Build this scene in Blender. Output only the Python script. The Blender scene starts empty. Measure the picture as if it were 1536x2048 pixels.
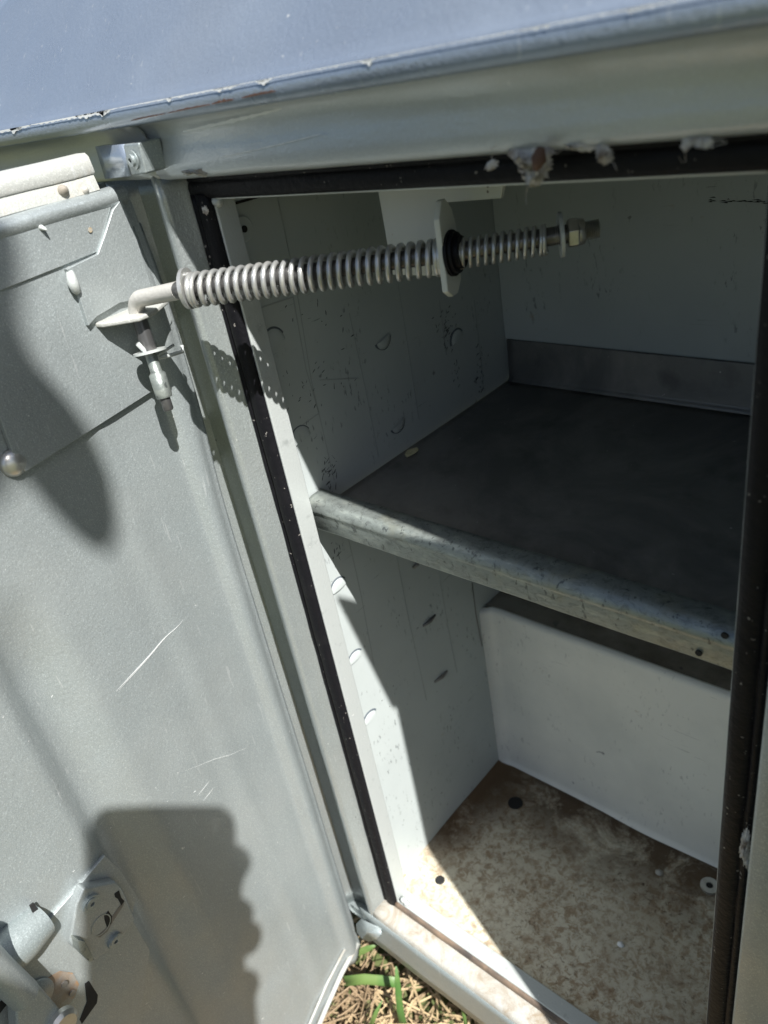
import bpy, bmesh, math, random
from mathutils import Vector, Matrix, noise
random.seed(7)
sc = bpy.context.scene
COL = sc.collection
S = 0.27                       # one drawing unit (the width of the opening) in metres

# ------------------------------------------------------------------ camera, sky, sun, exposure
CR = Vector((0.74381499, 0.64724433, -0.16677541))
CD = Vector((0.22311873, -0.47565139, -0.85086649))
CF = Vector((-0.63004547, 0.59567653, -0.49820897))
CC = Vector((1.30886057, -0.96242872, 2.39614349))
FPX = 1561.88
cam_d = bpy.data.cameras.new('camera'); cam = bpy.data.objects.new('camera', cam_d); COL.objects.link(cam)
cam.matrix_world = Matrix(((CR.x, -CD.x, -CF.x, CC.x*S), (CR.y, -CD.y, -CF.y, CC.y*S), (CR.z, -CD.z, -CF.z, CC.z*S), (0, 0, 0, 1)))
cam_d.sensor_fit = 'HORIZONTAL'; cam_d.sensor_width = 36; cam_d.lens = 36*FPX/1536
cam_d.clip_start = 0.01; cam_d.clip_end = 500
cam_d.dof.use_dof = True; cam_d.dof.focus_distance = 1.7*S; cam_d.dof.aperture_fstop = 14
sc.camera = cam
SUN = Vector((-0.5934, 0.2283, -0.7718)).normalized()     # the way the light travels
world = bpy.data.worlds.new('World'); sc.world = world; world.use_nodes = True
wn = world.node_tree.nodes; wl = world.node_tree.links
sky = wn.new('ShaderNodeTexSky'); sky.sky_type = 'NISHITA'; sky.sun_disc = False
sky.sun_elevation = math.asin(-SUN.z); sky.sun_rotation = math.atan2(-SUN.x, -SUN.y)
sky.air_density = 1.0; sky.dust_density = 1.5; sky.ozone_density = 1.0
wn['Background'].inputs['Strength'].default_value = 0.056
wl.new(sky.outputs[0], wn['Background'].inputs['Color'])
sun_d = bpy.data.lights.new('sun', 'SUN'); sun_d.energy = 5.0; sun_d.angle = math.radians(0.55); sun_d.color = (1.0, 0.975, 0.935)
sun = bpy.data.objects.new('sun', sun_d); COL.objects.link(sun)
sun.rotation_mode = 'QUATERNION'; sun.rotation_quaternion = SUN.to_track_quat('-Z', 'Y'); sun.location = (1, -1, 2)
sc.view_settings.view_transform = 'Standard'; sc.view_settings.look = 'None'
sc.view_settings.exposure = 0.92; sc.view_settings.gamma = 1.0

# ------------------------------------------------------------------ survey helpers (a sight line met with a real plane)
def hit(u, v, n, c):
    d = CR*((u-768)/FPX) + CD*((v-1024)/FPX) + CF
    n = Vector(n)
    return CC + d*((c-n.dot(CC))/n.dot(d))
def onY(u, v, y): return hit(u, v, (0, 1, 0), y)
def onX(u, v, x): return hit(u, v, (1, 0, 0), x)
def onZ(u, v, z): return hit(u, v, (0, 0, 1), z)
TH = 0.1055
DH = Vector((-0.215, -0.06, 2.268)); DB = Vector((-0.233, -0.06, -0.39))
DD = Vector((math.sin(TH), -math.cos(TH), 0))
DN = (DH-DB).cross(DD).normalized()
if DN.x < 0: DN = -DN
DUP = DN.cross(DD).normalized()
if DUP.z < 0: DUP = -DUP
def onD(u, v, off=0.0): return hit(u, v, DN, DN.dot(DH)+off)      # a point of the open door's inner face
def dco(u, v):                                                     # the same as (along, up)
    p = onD(u, v) - DB
    return p.dot(DD), p.dot(DUP)
def dpt(a, z, off=0.0): return DB + DD*a + DUP*z + DN*off

# ------------------------------------------------------------------ materials
def nd(nt, t, **kw):
    n = nt.nodes.new(t)
    for k, v in kw.items(): setattr(n, k, v)
    return n
def newmat(name, color, rough=0.5, metal=0.0, spec=0.5):
    m = bpy.data.materials.new(name); m.use_nodes = True
    b = m.node_tree.nodes['Principled BSDF']
    b.inputs['Base Color'].default_value = (*color, 1); b.inputs['Roughness'].default_value = rough
    b.inputs['Metallic'].default_value = metal; b.inputs['Specular IOR Level'].default_value = spec
    return m
def coords(m):
    nt = m.node_tree
    if 'MAPP' in nt.nodes: return nt.nodes['MAPP'].outputs[0]
    tc = nd(nt, 'ShaderNodeTexCoord'); mp = nd(nt, 'ShaderNodeMapping'); mp.name = 'MAPP'
    mp.inputs['Scale'].default_value = (1/S, 1/S, 1/S)
    nt.links.new(tc.outputs['Object'], mp.inputs[0]); return mp.outputs[0]
def noise_fac(m, scale, lo, hi, detail=4, stretch=None, rough=0.6, dist=0.0):
    nt = m.node_tree; v = coords(m)
    if stretch:
        mp = nd(nt, 'ShaderNodeMapping'); mp.inputs['Scale'].default_value = stretch[:3]
        if len(stretch) > 3: mp.inputs['Rotation'].default_value = stretch[3]
        nt.links.new(v, mp.inputs[0]); v = mp.outputs[0]
    n = nd(nt, 'ShaderNodeTexNoise'); n.inputs['Scale'].default_value = scale; n.inputs['Detail'].default_value = detail
    n.inputs['Roughness'].default_value = rough; n.inputs['Distortion'].default_value = dist
    nt.links.new(v, n.inputs['Vector'])
    r = nd(nt, 'ShaderNodeMapRange'); r.inputs['From Min'].default_value = lo; r.inputs['From Max'].default_value = hi
    r.clamp = True
    nt.links.new(n.outputs['Fac'], r.inputs['Value']); return r.outputs[0]
def mulf(m, a, b):
    nt = m.node_tree; x = nd(nt, 'ShaderNodeMath', operation='MULTIPLY')
    nt.links.new(a, x.inputs[0])
    if isinstance(b, (int, float)): x.inputs[1].default_value = b
    else: nt.links.new(b, x.inputs[1])
    return x.outputs[0]
def layer(m, color, fac, amount=1.0, inp='Base Color'):
    nt = m.node_tree; b = nt.nodes['Principled BSDF']; mx = nd(nt, 'ShaderNodeMix', data_type='RGBA')
    sock = b.inputs[inp]
    if sock.is_linked: nt.links.new(sock.links[0].from_socket, mx.inputs['A'])
    else:
        dv = sock.default_value
        mx.inputs['A'].default_value = tuple(dv) if hasattr(dv, '__len__') else (dv, dv, dv, 1)
    mx.inputs['B'].default_value = (*color, 1)
    nt.links.new(mulf(m, fac, amount), mx.inputs['Factor'])
    nt.links.new(mx.outputs['Result'], sock)
def bump(m, scale, strength, detail=3, stretch=None, dist=0.002):
    nt = m.node_tree; b = nt.nodes['Principled BSDF']
    h = noise_fac(m, scale, 0.2, 0.8, detail, stretch)
    bp = nd(nt, 'ShaderNodeBump'); bp.inputs['Strength'].default_value = strength; bp.inputs['Distance'].default_value = dist
    if b.inputs['Normal'].is_linked: nt.links.new(b.inputs['Normal'].links[0].from_socket, bp.inputs['Normal'])
    nt.links.new(h, bp.inputs['Height']); nt.links.new(bp.outputs[0], b.inputs['Normal'])
def band(m, axis, lo, hi):
    """0..1 ramp along one axis (drawing units), for dirt that gathers at an edge"""
    nt = m.node_tree; v = coords(m); s = nd(nt, 'ShaderNodeSeparateXYZ'); nt.links.new(v, s.inputs[0])
    r = nd(nt, 'ShaderNodeMapRange'); r.inputs['From Min'].default_value = lo; r.inputs['From Max'].default_value = hi; r.clamp = True
    nt.links.new(s.outputs[axis], r.inputs['Value']); return r.outputs[0]

def paint(name, color, rough=0.42, dust=0.25, metal=0.35, flake=1.0):
    m = newmat(name, color, rough, metal, 0.5)
    layer(m, tuple(min(1, c*1.75) for c in color), noise_fac(m, 330, 0.55, 0.70, 1), 0.42*flake)      # flake
    layer(m, tuple(c*0.62 for c in color), noise_fac(m, 350, 0.54, 0.72, 1, (1, 1.1, 0.9)), 0.42*flake)
    layer(m, (0.40, 0.405, 0.385), noise_fac(m, 3.5, 0.42, 0.72, 6), dust)                           # dry dust
    layer(m, (0.68, 0.70, 0.69), noise_fac(m, 42, 0.735, 0.76, 3, (1, 1, 1)), 0.8)                # specks
    layer(m, (0.60, 0.62, 0.62), noise_fac(m, 9, 0.70, 0.715, 2, (9, 9, 0.9, (0.5, 0.3, 0))), 0.28)  # scratches
    nt = m.node_tree; b = nt.nodes['Principled BSDF']
    r = nd(nt, 'ShaderNodeMapRange'); r.inputs['To Min'].default_value = rough-0.06; r.inputs['To Max'].default_value = rough+0.2
    nt.links.new(noise_fac(m, 5, 0.3, 0.7, 5), r.inputs['Value']); nt.links.new(r.outputs[0], b.inputs['Roughness'])
    bump(m, 120, 0.25, 2, None, 0.0006)
    return m
M = {}
M['paint'] = paint('grey_green_paint', (0.30, 0.345, 0.35), 0.38, 0.22, 0.45)
M['door'] = paint('door_paint', (0.315, 0.35, 0.355), 0.40, 0.2, 0.4)
M['fender'] = paint('sky_tint_paint', (0.275, 0.33, 0.41), 0.26, 0.12, 0.5, 0.3)  # the grey green paint, tinted blue for the sky it mirrors
M['fender'].node_tree.nodes['Principled BSDF'].inputs['Coat Weight'].default_value = 0.5; M['fender'].node_tree.nodes['Principled BSDF'].inputs['Coat Roughness'].default_value = 0.12
M['frame'] = paint('frame_paint', (0.335, 0.37, 0.37), 0.32, 0.30, 0.5)
M['beam'] = paint('lifted_beam_paint', (0.47, 0.51, 0.53), 0.34, 0.3, 0.4, 0.3)  # same paint, lightened because the rail lies in shade
# dusty, with rust tints for the hem of the door
for k_, w_ in (('door', .3), ('paint', .35), ('frame', .4), ('beam', .3)):
    b_ = M[k_].node_tree.nodes['Principled BSDF']; b_.inputs['Coat Weight'].default_value = w_; b_.inputs['Coat Roughness'].default_value = 0.22
m = paint('dusty_paint', (0.40, 0.41, 0.385), 0.6, 0.5, 0.15); layer(m, (0.50, 0.36, 0.22), noise_fac(m, 12, 0.55, 0.78, 5), 0.6); M['dusty'] = m
m = paint('sill_paint', (0.42, 0.41, 0.37), 0.55, 0.6, 0.1); layer(m, (0.25, 0.18, 0.105), noise_fac(m, 9, 0.46, 0.66, 6, None, 0.7, 1.0), 0.75); M['sill'] = m
# bare rolled steel edge of the opening
m = newmat('flange_paint', (0.47, 0.50, 0.49), 0.42, 0.2); layer(m, (0.2, 0.22, 0.22), noise_fac(m, 30, 0.6, 0.75, 4), 0.5); layer(m, (.75, .76, .74), noise_fac(m, 60, .68, .72, 3), .7); bump(m, 150, .2, 2, None, .0005); M['flange'] = m
# rubber
m = newmat('black_rubber', (0.008, 0.008, 0.010), 0.5, 0, 0.14); layer(m, (0.06, 0.058, 0.055), noise_fac(m, 14, 0.55, 0.85, 6), 0.15)
layer(m, (0.35, 0.33, 0.3), noise_fac(m, 90, 0.70, 0.74, 2), 0.6); bump(m, 70, 0.2); M['rubber'] = m
m = newmat('dusty_rubber', (0.07, 0.06, 0.055), 0.5, 0, 0.4); layer(m, (0.30, 0.21, 0.14), noise_fac(m, 8, 0.4, 0.7, 6), 0.8); bump(m, 70, 0.2); M['rubber_dusty'] = m
# interior white
def interior(name, col, stains):
    m = newmat(name, col, 0.42, 0, 0.4)
    layer(m, (0.26, 0.29, 0.30), noise_fac(m, 2.2, 0.4, 0.8, 5), 0.35)
    layer(m, (0.03, 0.035, 0.04), mulf(m, noise_fac(m, 7, 0.50, 0.62, 3), noise_fac(m, 42, 0.60, 0.66, 4, (2.2, 2.2, 0.8))), 0.85*stains)
    layer(m, (0.12, 0.12, 0.12), noise_fac(m, 22, 0.755, 0.785, 2, (1, 1, 1)), 0.7)
    layer(m, (0.05, 0.05, 0.055), mulf(m, noise_fac(m, 3, 0.52, 0.6, 2), noise_fac(m, 16, 0.68, 0.70, 3, (.5, .5, 9, (0.4, 0, 0)))), 0.8*stains)
    layer(m, (0.33, 0.25, 0.16), noise_fac(m, 19, 0.70, 0.78, 4), 0.5)
    bump(m, 3.2, 0.12, 2, None, 0.004); return m
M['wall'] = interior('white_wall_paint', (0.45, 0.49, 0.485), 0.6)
m = interior('bounce_white_box', (0.80, 0.80, 0.745), 0.35)  # interior white raised above the wall tone for bounced sunlight
M['box'] = m
m = interior('box_top_shade', (0.26, 0.235, 0.19), 1.0); layer(m, (0.07, 0.05, 0.035), noise_fac(m, 5, 0.4, 0.65, 6), 0.8); M['boxtop'] = m  # ledge top painted dark brown for the shade it lies in
# rust stained floor
m = newmat('stained_floor', (0.60, 0.565, 0.45), 0.5, 0, 0.35)
layer(m, (0.33, 0.275, 0.20), noise_fac(m, 1.7, 0.42, 0.66, 10, None, 0.60, 0.6), 0.8)
layer(m, (0.27, 0.185, 0.105), mulf(m, noise_fac(m, 38, 0.47, 0.58, 9, None, 0.72, 0.6), noise_fac(m, 2.4, 0.22, 0.54, 4)), 0.85)
layer(m, (0.24, 0.165, 0.10), mulf(m, noise_fac(m, 9, 0.50, 0.64, 10, None, 0.78, 0.5), noise_fac(m, 30, 0.36, 0.58, 5)), 0.75)
layer(m, (0.11, 0.07, 0.04), mulf(m, noise_fac(m, 64, 0.54, 0.63, 8, None, 0.74, 0.4), noise_fac(m, 3.1, 0.28, 0.58, 3)), 0.85)
layer(m, (0.58, 0.555, 0.46), mulf(m, noise_fac(m, 48, 0.53, 0.62, 8, None, .7), noise_fac(m, 2.0, 0.40, 0.55, 3)), 0.6)
layer(m, (0.13, 0.08, 0.045), mulf(m, noise_fac(m, 4.5, 0.55, 0.66, 10, None, 0.72, .9), noise_fac(m, 50, 0.3, 0.6, 4)), 0.8)
layer(m, (0.05, 0.035, 0.025), noise_fac(m, 17, 0.75, 0.765, 2), 0.9)
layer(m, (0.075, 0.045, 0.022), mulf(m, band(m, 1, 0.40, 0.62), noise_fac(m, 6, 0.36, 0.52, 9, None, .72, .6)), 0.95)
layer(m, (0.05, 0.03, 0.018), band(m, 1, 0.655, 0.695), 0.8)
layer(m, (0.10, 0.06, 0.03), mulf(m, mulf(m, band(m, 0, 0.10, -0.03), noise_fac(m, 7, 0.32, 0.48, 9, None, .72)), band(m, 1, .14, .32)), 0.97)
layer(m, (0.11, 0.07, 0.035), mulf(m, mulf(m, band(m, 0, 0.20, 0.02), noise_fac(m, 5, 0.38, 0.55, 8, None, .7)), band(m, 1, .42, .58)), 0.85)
bump(m, 40, 0.3, 5, None, 0.001); M['floor'] = m
# shelf
m = newmat('dark_galvanised_steel', (0.15, 0.15, 0.145), 0.42, 0.4, 0.5)
layer(m, (0.33, 0.315, 0.29), noise_fac(m, 2.6, 0.42, 0.66, 7, None, 0.65, 0.8), 0.6); layer(m, (0.03, 0.03, 0.03), noise_fac(m, 6, 0.55, 0.75, 6), 0.6)
layer(m, (0.5, 0.5, 0.48), noise_fac(m, 55, 0.745, 0.76, 2), 0.7); layer(m, (0.40, 0.385, 0.36), mulf(m, noise_fac(m, 5, 0.36, 0.66, 9, None, .68, .7), band(m, 1, 0.45, 0.02)), 0.55)
bump(m, 30, 0.15, 4, None, 0.001); M['shelf'] = m
m = newmat('weathered_zinc', (0.26, 0.29, 0.275), 0.42, 0.55, 0.5)
layer(m, (0.15, 0.165, 0.16), noise_fac(m, 34, 0.50, 0.62, 6, (1, 1, 2), 0.8, 1.2), 0.8)
layer(m, (0.40, 0.43, 0.39), noise_fac(m, 20, 0.52, 0.66, 5, (1, 1, 3)), 0.6); layer(m, (0.30, 0.28, 0.17), noise_fac(m, 9, 0.58, 0.72, 4), 0.35)
layer(m, (0.08, 0.09, 0.09), noise_fac(m, 70, 0.62, 0.68, 3, (1, 1, .6)), 0.8)
bump(m, 45, 0.35, 5, None, 0.001); M['zinc'] = m
# spring steel and others
m = newmat('plated_spring_wire', (0.50, 0.51, 0.50), 0.33, 0.65, 0.5); layer(m, (0.70, 0.68, 0.62), noise_fac(m, 30, 0.45, 0.7, 4), 0.5); layer(m, (0.30, 0.17, 0.08), noise_fac(m, 16, 0.70, 0.78, 4), 0.7); bump(m, 90, .2, 3, None, .0006); M['spring'] = m
m = newmat('greasy_rod', (0.10, 0.10, 0.10), 0.3, 0.5, 0.5); layer(m, (0.32, 0.31, 0.30), noise_fac(m, 20, 0.5, 0.7, 5, (1, 1, 1)), 0.7); M['rod'] = m
m = newmat('painted_rod', (0.50, 0.49, 0.46), 0.45, 0.2, 0.5); layer(m, (0.45, 0.22, 0.07), noise_fac(m, 14, 0.64, 0.70, 4), 0.8); bump(m, 80, .3, 3, None, .0008); M['rod_paint'] = m
m = newmat('hardware_zinc', (0.56, 0.56, 0.53), 0.32, 0.8, 0.5); layer(m, (0.20, 0.18, 0.13), noise_fac(m, 24, 0.55, 0.72, 4), 0.5); M['nut'] = m
m = newmat('white_bracket_paint', (0.56, 0.58, 0.54), 0.45, 0, 0.4); layer(m, (0.08, 0.06, 0.05), noise_fac(m, 30, 0.70, 0.72, 3), 0.9); layer(m, (.25, .11, .05), noise_fac(m, 13, .68, .74, 4), .8); M['bracket'] = m
m = newmat('dark_gap', (0.012, 0.012, 0.012), 0.8); M['gap'] = m
m = newmat('primer_and_highlight', (0.78, 0.80, 0.80), 0.6); M['chip'] = m  # also draws the trim's painted highlight and the head rail's sun streaks
m = newmat('brown_rust', (0.085, 0.045, 0.032), 0.8); layer(m, (0.2, 0.12, 0.08), noise_fac(m, 20, .5, .7, 5), .7); M['rust'] = m
m = newmat('orange_rust', (0.42, 0.19, 0.04), 0.8); layer(m, (0.2, 0.13, 0.08), noise_fac(m, 14, .45, .65, 5), .8); M['orange'] = m
m = newmat('rust_tan', (0.34, 0.25, 0.14), 0.7); layer(m, (0.32, 0.34, 0.33), noise_fac(m, 60, .45, .6, 4), .8); M['rusttan'] = m
m = paint('rusted_paint', (0.30, 0.325, 0.32), .5, .3, .2); layer(m, (0.30, 0.19, 0.11), noise_fac(m, 7, .36, .6, 5), .9); layer(m, (0.45, 0.20, 0.03), noise_fac(m, 13, .56, .64, 4), .9); M['rustpaint'] = m
m = newmat('silk_web', (0.66, 0.64, 0.61), 0.95); layer(m, (0.20, 0.15, 0.11), noise_fac(m, 14, .46, .62, 7, None, .7, .8), .85); bump(m, 90, .8, 5, (1, 1, .3), .003); M['web'] = m
m = newmat('pale_caulk', (0.42, 0.41, 0.37), 0.8); layer(m, (0.22, 0.19, 0.15), noise_fac(m, 20, .45, .65, 5), .8); M['caulk'] = m
M['soil'] = newmat('dark_soil', (0.035, 0.026, 0.018), 0.95)
m = newmat('dry_straw', (0.52, 0.40, 0.23), 0.7); layer(m, (0.22, 0.15, 0.09), noise_fac(m, 5, .45, .6, 3), .8); M['straw'] = m
m = newmat('green_blade', (0.065, 0.15, 0.035), 0.5); layer(m, (0.17, 0.23, 0.07), noise_fac(m, 6, .45, .6, 3), .6); M['grass'] = m
M['cloth'] = newmat('shirt_and_skin', (0.07, 0.10, 0.16), 0.8); layer(M['cloth'], (0.50, 0.30, 0.22), band(M['cloth'], 0, -1.05, -1.12)); layer(M['cloth'], (0.50, 0.30, 0.22), band(M['cloth'], 2, 6.15, 6.2)); M['cap'] = newmat('tan_cap', (0.32, 0.27, 0.2), 0.9)
M['hair'] = newmat('brown_hair', (0.05, 0.03, 0.02), 0.8); M['phone'] = newmat('phone_black', (0.02, 0.02, 0.022), 0.25)
M['chipwood'] = newmat('pale_wood', (0.60, 0.55, 0.33), 0.7)

# ------------------------------------------------------------------ mesh helpers
def link(name, me, mat, parent=None, smooth=False, auto=None):
    if mat: me.materials.append(mat)
    o = bpy.data.objects.new(name, me); COL.objects.link(o)
    if parent: o.parent = parent
    if smooth or auto:
        for p in me.polygons: p.use_smooth = True
    if auto:
        bm = bmesh.new(); bm.from_mesh(me)
        for e in bm.edges:
            if len(e.link_faces) == 2 and e.calc_face_angle(0) > math.radians(auto): e.smooth = False
        bm.to_mesh(me); bm.free()
    return o
def mesh(vs, fs):
    me = bpy.data.meshes.new('m'); me.from_pydata([tuple(v) for v in vs], [], fs); me.update(); return me
class B:
    def __init__(s): s.v = []; s.f = []
    def add(s, vs, fs):
        k = len(s.v); s.v += [Vector(v) for v in vs]; s.f += [tuple(i+k for i in f) for f in fs]; return s
    def grid(s, rows, close_c=False, close_r=False):
        R, Cn = len(rows), len(rows[0]); fs = []
        for i in range(R if close_r else R-1):
            for j in range(Cn if close_c else Cn-1):
                a = i*Cn+j; b = i*Cn+(j+1) % Cn; i2 = (i+1) % R
                fs.append((a, b, i2*Cn+(j+1) % Cn, i2*Cn+j))
        return s.add([p for r in rows for p in r], fs)
    def prism(s, pts, off):
        n = len(pts); off = Vector(off); vs = [Vector(p) for p in pts] + [Vector(p)+off for p in pts]
        fs = [tuple(range(n))[::-1], tuple(range(n, 2*n))] + [(i, (i+1) % n, n+(i+1) % n, n+i) for i in range(n)]
        return s.add(vs, fs)
    def box(s, x0, x1, y0, y1, z0, z1):
        return s.prism([(x0, y0, z0), (x1, y0, z0), (x1, y1, z0), (x0, y1, z0)], (0, 0, z1-z0))
    def tube(s, pts, r, n=12, cap=True):
        pts = [Vector(p) for p in pts]; rs = r if isinstance(r, (list, tuple)) else [r]*len(pts); rows = []
        t0 = (pts[1]-pts[0]).normalized(); up = Vector((0, 0, 1)) if abs(t0.z) < .9 else Vector((1, 0, 0)); a = t0.cross(up).normalized()
        for i, p in enumerate(pts):
            t = (pts[min(i+1, len(pts)-1)]-pts[max(i-1, 0)]).normalized()
            a = (a - t*a.dot(t)).normalized(); b = t.cross(a)
            rows.append([p+(a*math.cos(k*2*math.pi/n)+b*math.sin(k*2*math.pi/n))*rs[i] for k in range(n)])
        k0 = len(s.v); s.grid(rows, close_c=True)
        if cap:
            s.f.append(tuple(range(k0, k0+n))[::-1]); e = k0+(len(rows)-1)*n; s.f.append(tuple(range(e, e+n)))
        return s
    def disc(s, c, ax, r, h, n=24, r2=None, bev=0.0):
        c = Vector(c); ax = Vector(ax).normalized(); r2 = r if r2 is None else r2
        if bev: return s.tube([c, c+ax*(h-bev), c+ax*h], [r, r, r-bev], n)
        return s.tube([c, c+ax*h], [r, r2], n)
    def ring(s, c, ax, ro, ri, h, n=28):
        c = Vector(c); ax = Vector(ax).normalized(); u = ax.orthogonal().normalized(); w = ax.cross(u)
        rows = []
        for (r, q) in ((ri, 0), (ro, 0), (ro, h), (ri, h)):
            rows.append([c+ax*q+(u*math.cos(k*2*math.pi/n)+w*math.sin(k*2*math.pi/n))*r for k in range(n)])
        return s.grid(rows, close_c=True, close_r=True)
    def build(s, name, mat, parent=None, smooth=False, auto=None, bevel=0, seg=2, solid=0, off=-1):
        me = mesh(s.v, s.f); bm = bmesh.new(); bm.from_mesh(me); bmesh.ops.recalc_face_normals(bm, faces=bm.faces); bm.to_mesh(me); bm.free()
        o = link(name, me, mat, parent, smooth, auto)
        if solid: md = o.modifiers.new('s', 'SOLIDIFY'); md.thickness = solid; md.offset = off
        if bevel: md = o.modifiers.new('b', 'BEVEL'); md.width = bevel; md.segments = seg; md.limit_method = 'ANGLE'; md.angle_limit = math.radians(35)
        if bevel:
            for p in me.polygons: p.use_smooth = True
            md = o.modifiers.new('w', 'WEIGHTED_NORMAL'); md.keep_sharp = True
        return o
def thing(name, label, cat, loc=(0, 0, 0), group=None):
    o = bpy.data.objects.new(name, None); COL.objects.link(o); o.location = loc; o['label'] = label; o['category'] = cat
    if group: o['group'] = group
    return o
def tag(o, label, cat, group=None):
    o['label'] = label; o['category'] = cat
    if group: o['group'] = group
    return o
def wob(p, s, a):
    q = Vector(p)*s; return Vector(p)+Vector((noise.noise(q), noise.noise(q+Vector((7, 3, 1))), noise.noise(q+Vector((2, 9, 5)))))*a

# ------------------------------------------------------------------ ground
GZ = -0.85
bm_ = B(); N = 40
xs = [-400, -60, -12, -5] + [-3+i*0.25 for i in range(30)] + [6, 12, 60, 400]
ys = [-400, -60, -12, -6] + [-4+i*0.25 for i in range(20)] + [3, 12, 60, 400]
bm_.grid([[Vector((x, y, GZ + (0.05*noise.noise(Vector((x*1.3, y*1.3, 0))) if abs(x) < 6 and abs(y) < 6 else 0))) for x in xs] for y in ys])
g = bm_.build('ground', M['soil'], smooth=True); g['kind'] = 'structure'
def far_mat():
    m = M['soil']; layer(m, (0.10, 0.13, 0.04), noise_fac(m, 0.9, 0.35, 0.6, 6), 0.9); layer(m, (0.25, 0.2, 0.11), noise_fac(m, 6, 0.45, 0.7, 6), 0.6)
far_mat()

# ------------------------------------------------------------------ truck body compartment
body = thing('truck_body', 'grey green metal utility compartment with its door open and paint chipped along the top trim', 'truck body', (0, 0, 0))
H = 2.214; RX = 0.072; RY = -0.068
K = 0.92
def kk(x, y, z): return CC + (Vector((x, y, z))-CC)*K
WX = kk(-.1777, 0, 0).x; WD = kk(0, 1.1464, 0).y; BD = kk(0, .8487, 0).y; FZ = kk(0, 0, -.2428).z; BZ = kk(0, 0, .5779).z
SY = kk(0, .2145, 0).y; SZ = kk(0, 0, 1.3747).z
XR = 1.10; CEIL = 2.36
# left column: profile from the seal out to the hinge side, (x, y)
prof = [(-0.052, 0.030), (-0.054, 0.0), (-0.058, -0.006), (-0.068, -0.058), (-0.0710, -0.067), (-0.076, -0.0700), (-0.084, -0.0690), (-0.096, -0.064), (-0.110, -0.055), (-0.124, -0.043), (-0.138, -0.028), (-0.152, -0.010), (-0.17, 0.012), (-0.20, 0.02), (-0.27, 0.01), (-0.30, -0.042), (-0.9, -0.045), (-3.0, -0.05)]
def ex(z0, z1, n, prof): return [[Vector((x, y, z0+(z1-z0)*i/n)) for (x, y) in prof] for i in range(n+1)]
b = B(); rows = ex(-0.25, 2.283, 44, prof)
for r in rows:
    for i, p in enumerate(r):
        if 1 < i < 12: p += Vector((0.0025*noise.noise(Vector((i, p.z*2.5, 1))), 0.002*noise.noise(Vector((i*2, p.z*3, 4))), 0))
b.grid(rows); b.build('door_jamb', M['frame'], body, auto=50, solid=0.006)
profR = [(2*0.5 + -x if True else x, y) for x, y in prof[:6]] + [(1.10, -.0715), (1.14, -0.074), (2.6, -0.08)]
b = B(); b.grid(ex(-0.25, 2.283, 20, profR)); b.build('door_jamb', M['paint'], body, auto=50, solid=0.006)
# head: return face, ridge, cove up to the trim, all along x (y, z)
TY = -0.142
def ty(x): return -0.115-0.095*max(0.0, min(1.0, (x-0.42)/1.1))
ph = [(0.03, H+0.042), (0.0, H+0.044), (-0.050, H+0.052), (-0.064, H+0.056), (-0.070, H+0.064), (-0.071, H+0.080), (-0.068, H+0.100), (-0.070, H+0.120), (-0.080, H+0.138), (-0.098, H+0.149), (-0.118, H+0.153), (TY+0.006, H+0.154)]
def alongx(x0, x1, n, pr, f=None): return [[Vector((x0+(x1-x0)*i/n, y, z)) for (y, z) in pr] for i in range(n+1)]
b = B(); rows = alongx(-0.06, 2.6, 60, ph)
for r in rows:
    for i, p in enumerate(r):
        if i > 6: p.y += (ty(p.x)-TY)*((i-6)/5)
b.grid(rows)
phl = [(y+0.0 if i < 3 else y, z) for i, (y, z) in enumerate(ph[3:])]
rows = []
for i in range(41):
    x = -3.0+(2.94)*i/40; bl = min(1, max(0, (x+0.30)/0.24)); r = []
    for (y, z) in phl:
        y = y if y > -.072 else y+.027*min(1, (-.07-y)/.07); yy = y*bl + (-0.045 + (y+0.07)*1.25 if y < -0.07 else -0.045)*(1-bl); r.append(Vector((x, max(yy, -0.2), z)))
    rows.append(r)
b.grid(rows); b.build('head_rail', M['beam'], body, auto=60, solid=0.006, off=0)
# trim edge and fender surface above it
def fen(x):
    return [(TY+0.006, 2.366), (TY+0.001, 2.3665), (TY-0.004, 2.370), (TY-0.006, 2.376), (TY-0.006, 2.387), (TY-0.003, 2.3945), (TY+0.003, 2.3985), (TY+0.012, 2.402)]
nF = 90; rows = []
for i in range(nF+1):
    x = -3.0+5.6*i/nF
    r = [Vector((x, y+ty(x)-TY, z)) for y, z in fen(x)]
    base = r[-1]
    # fender sheet leaning back, with a soft crease running up to the right
    cr = 0.26 + max(0, (x+0.75))*0.62
    for t in [0.02, 0.05, 0.1, 0.16, 0.22, 0.26, 0.30, 0.36, 0.5, 0.7, 0.95, 1.25]:
        a = min(t, cr); c2 = max(0, t-cr)
        r.append(base+Vector((0, 0.62*a+0.80*c2, 0.78*a+0.58*c2)))
    rows.append(r)
b = B(); b.grid(rows); b.build('fender', M['fender'], body, auto=60, solid=0.006, off=0)
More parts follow.
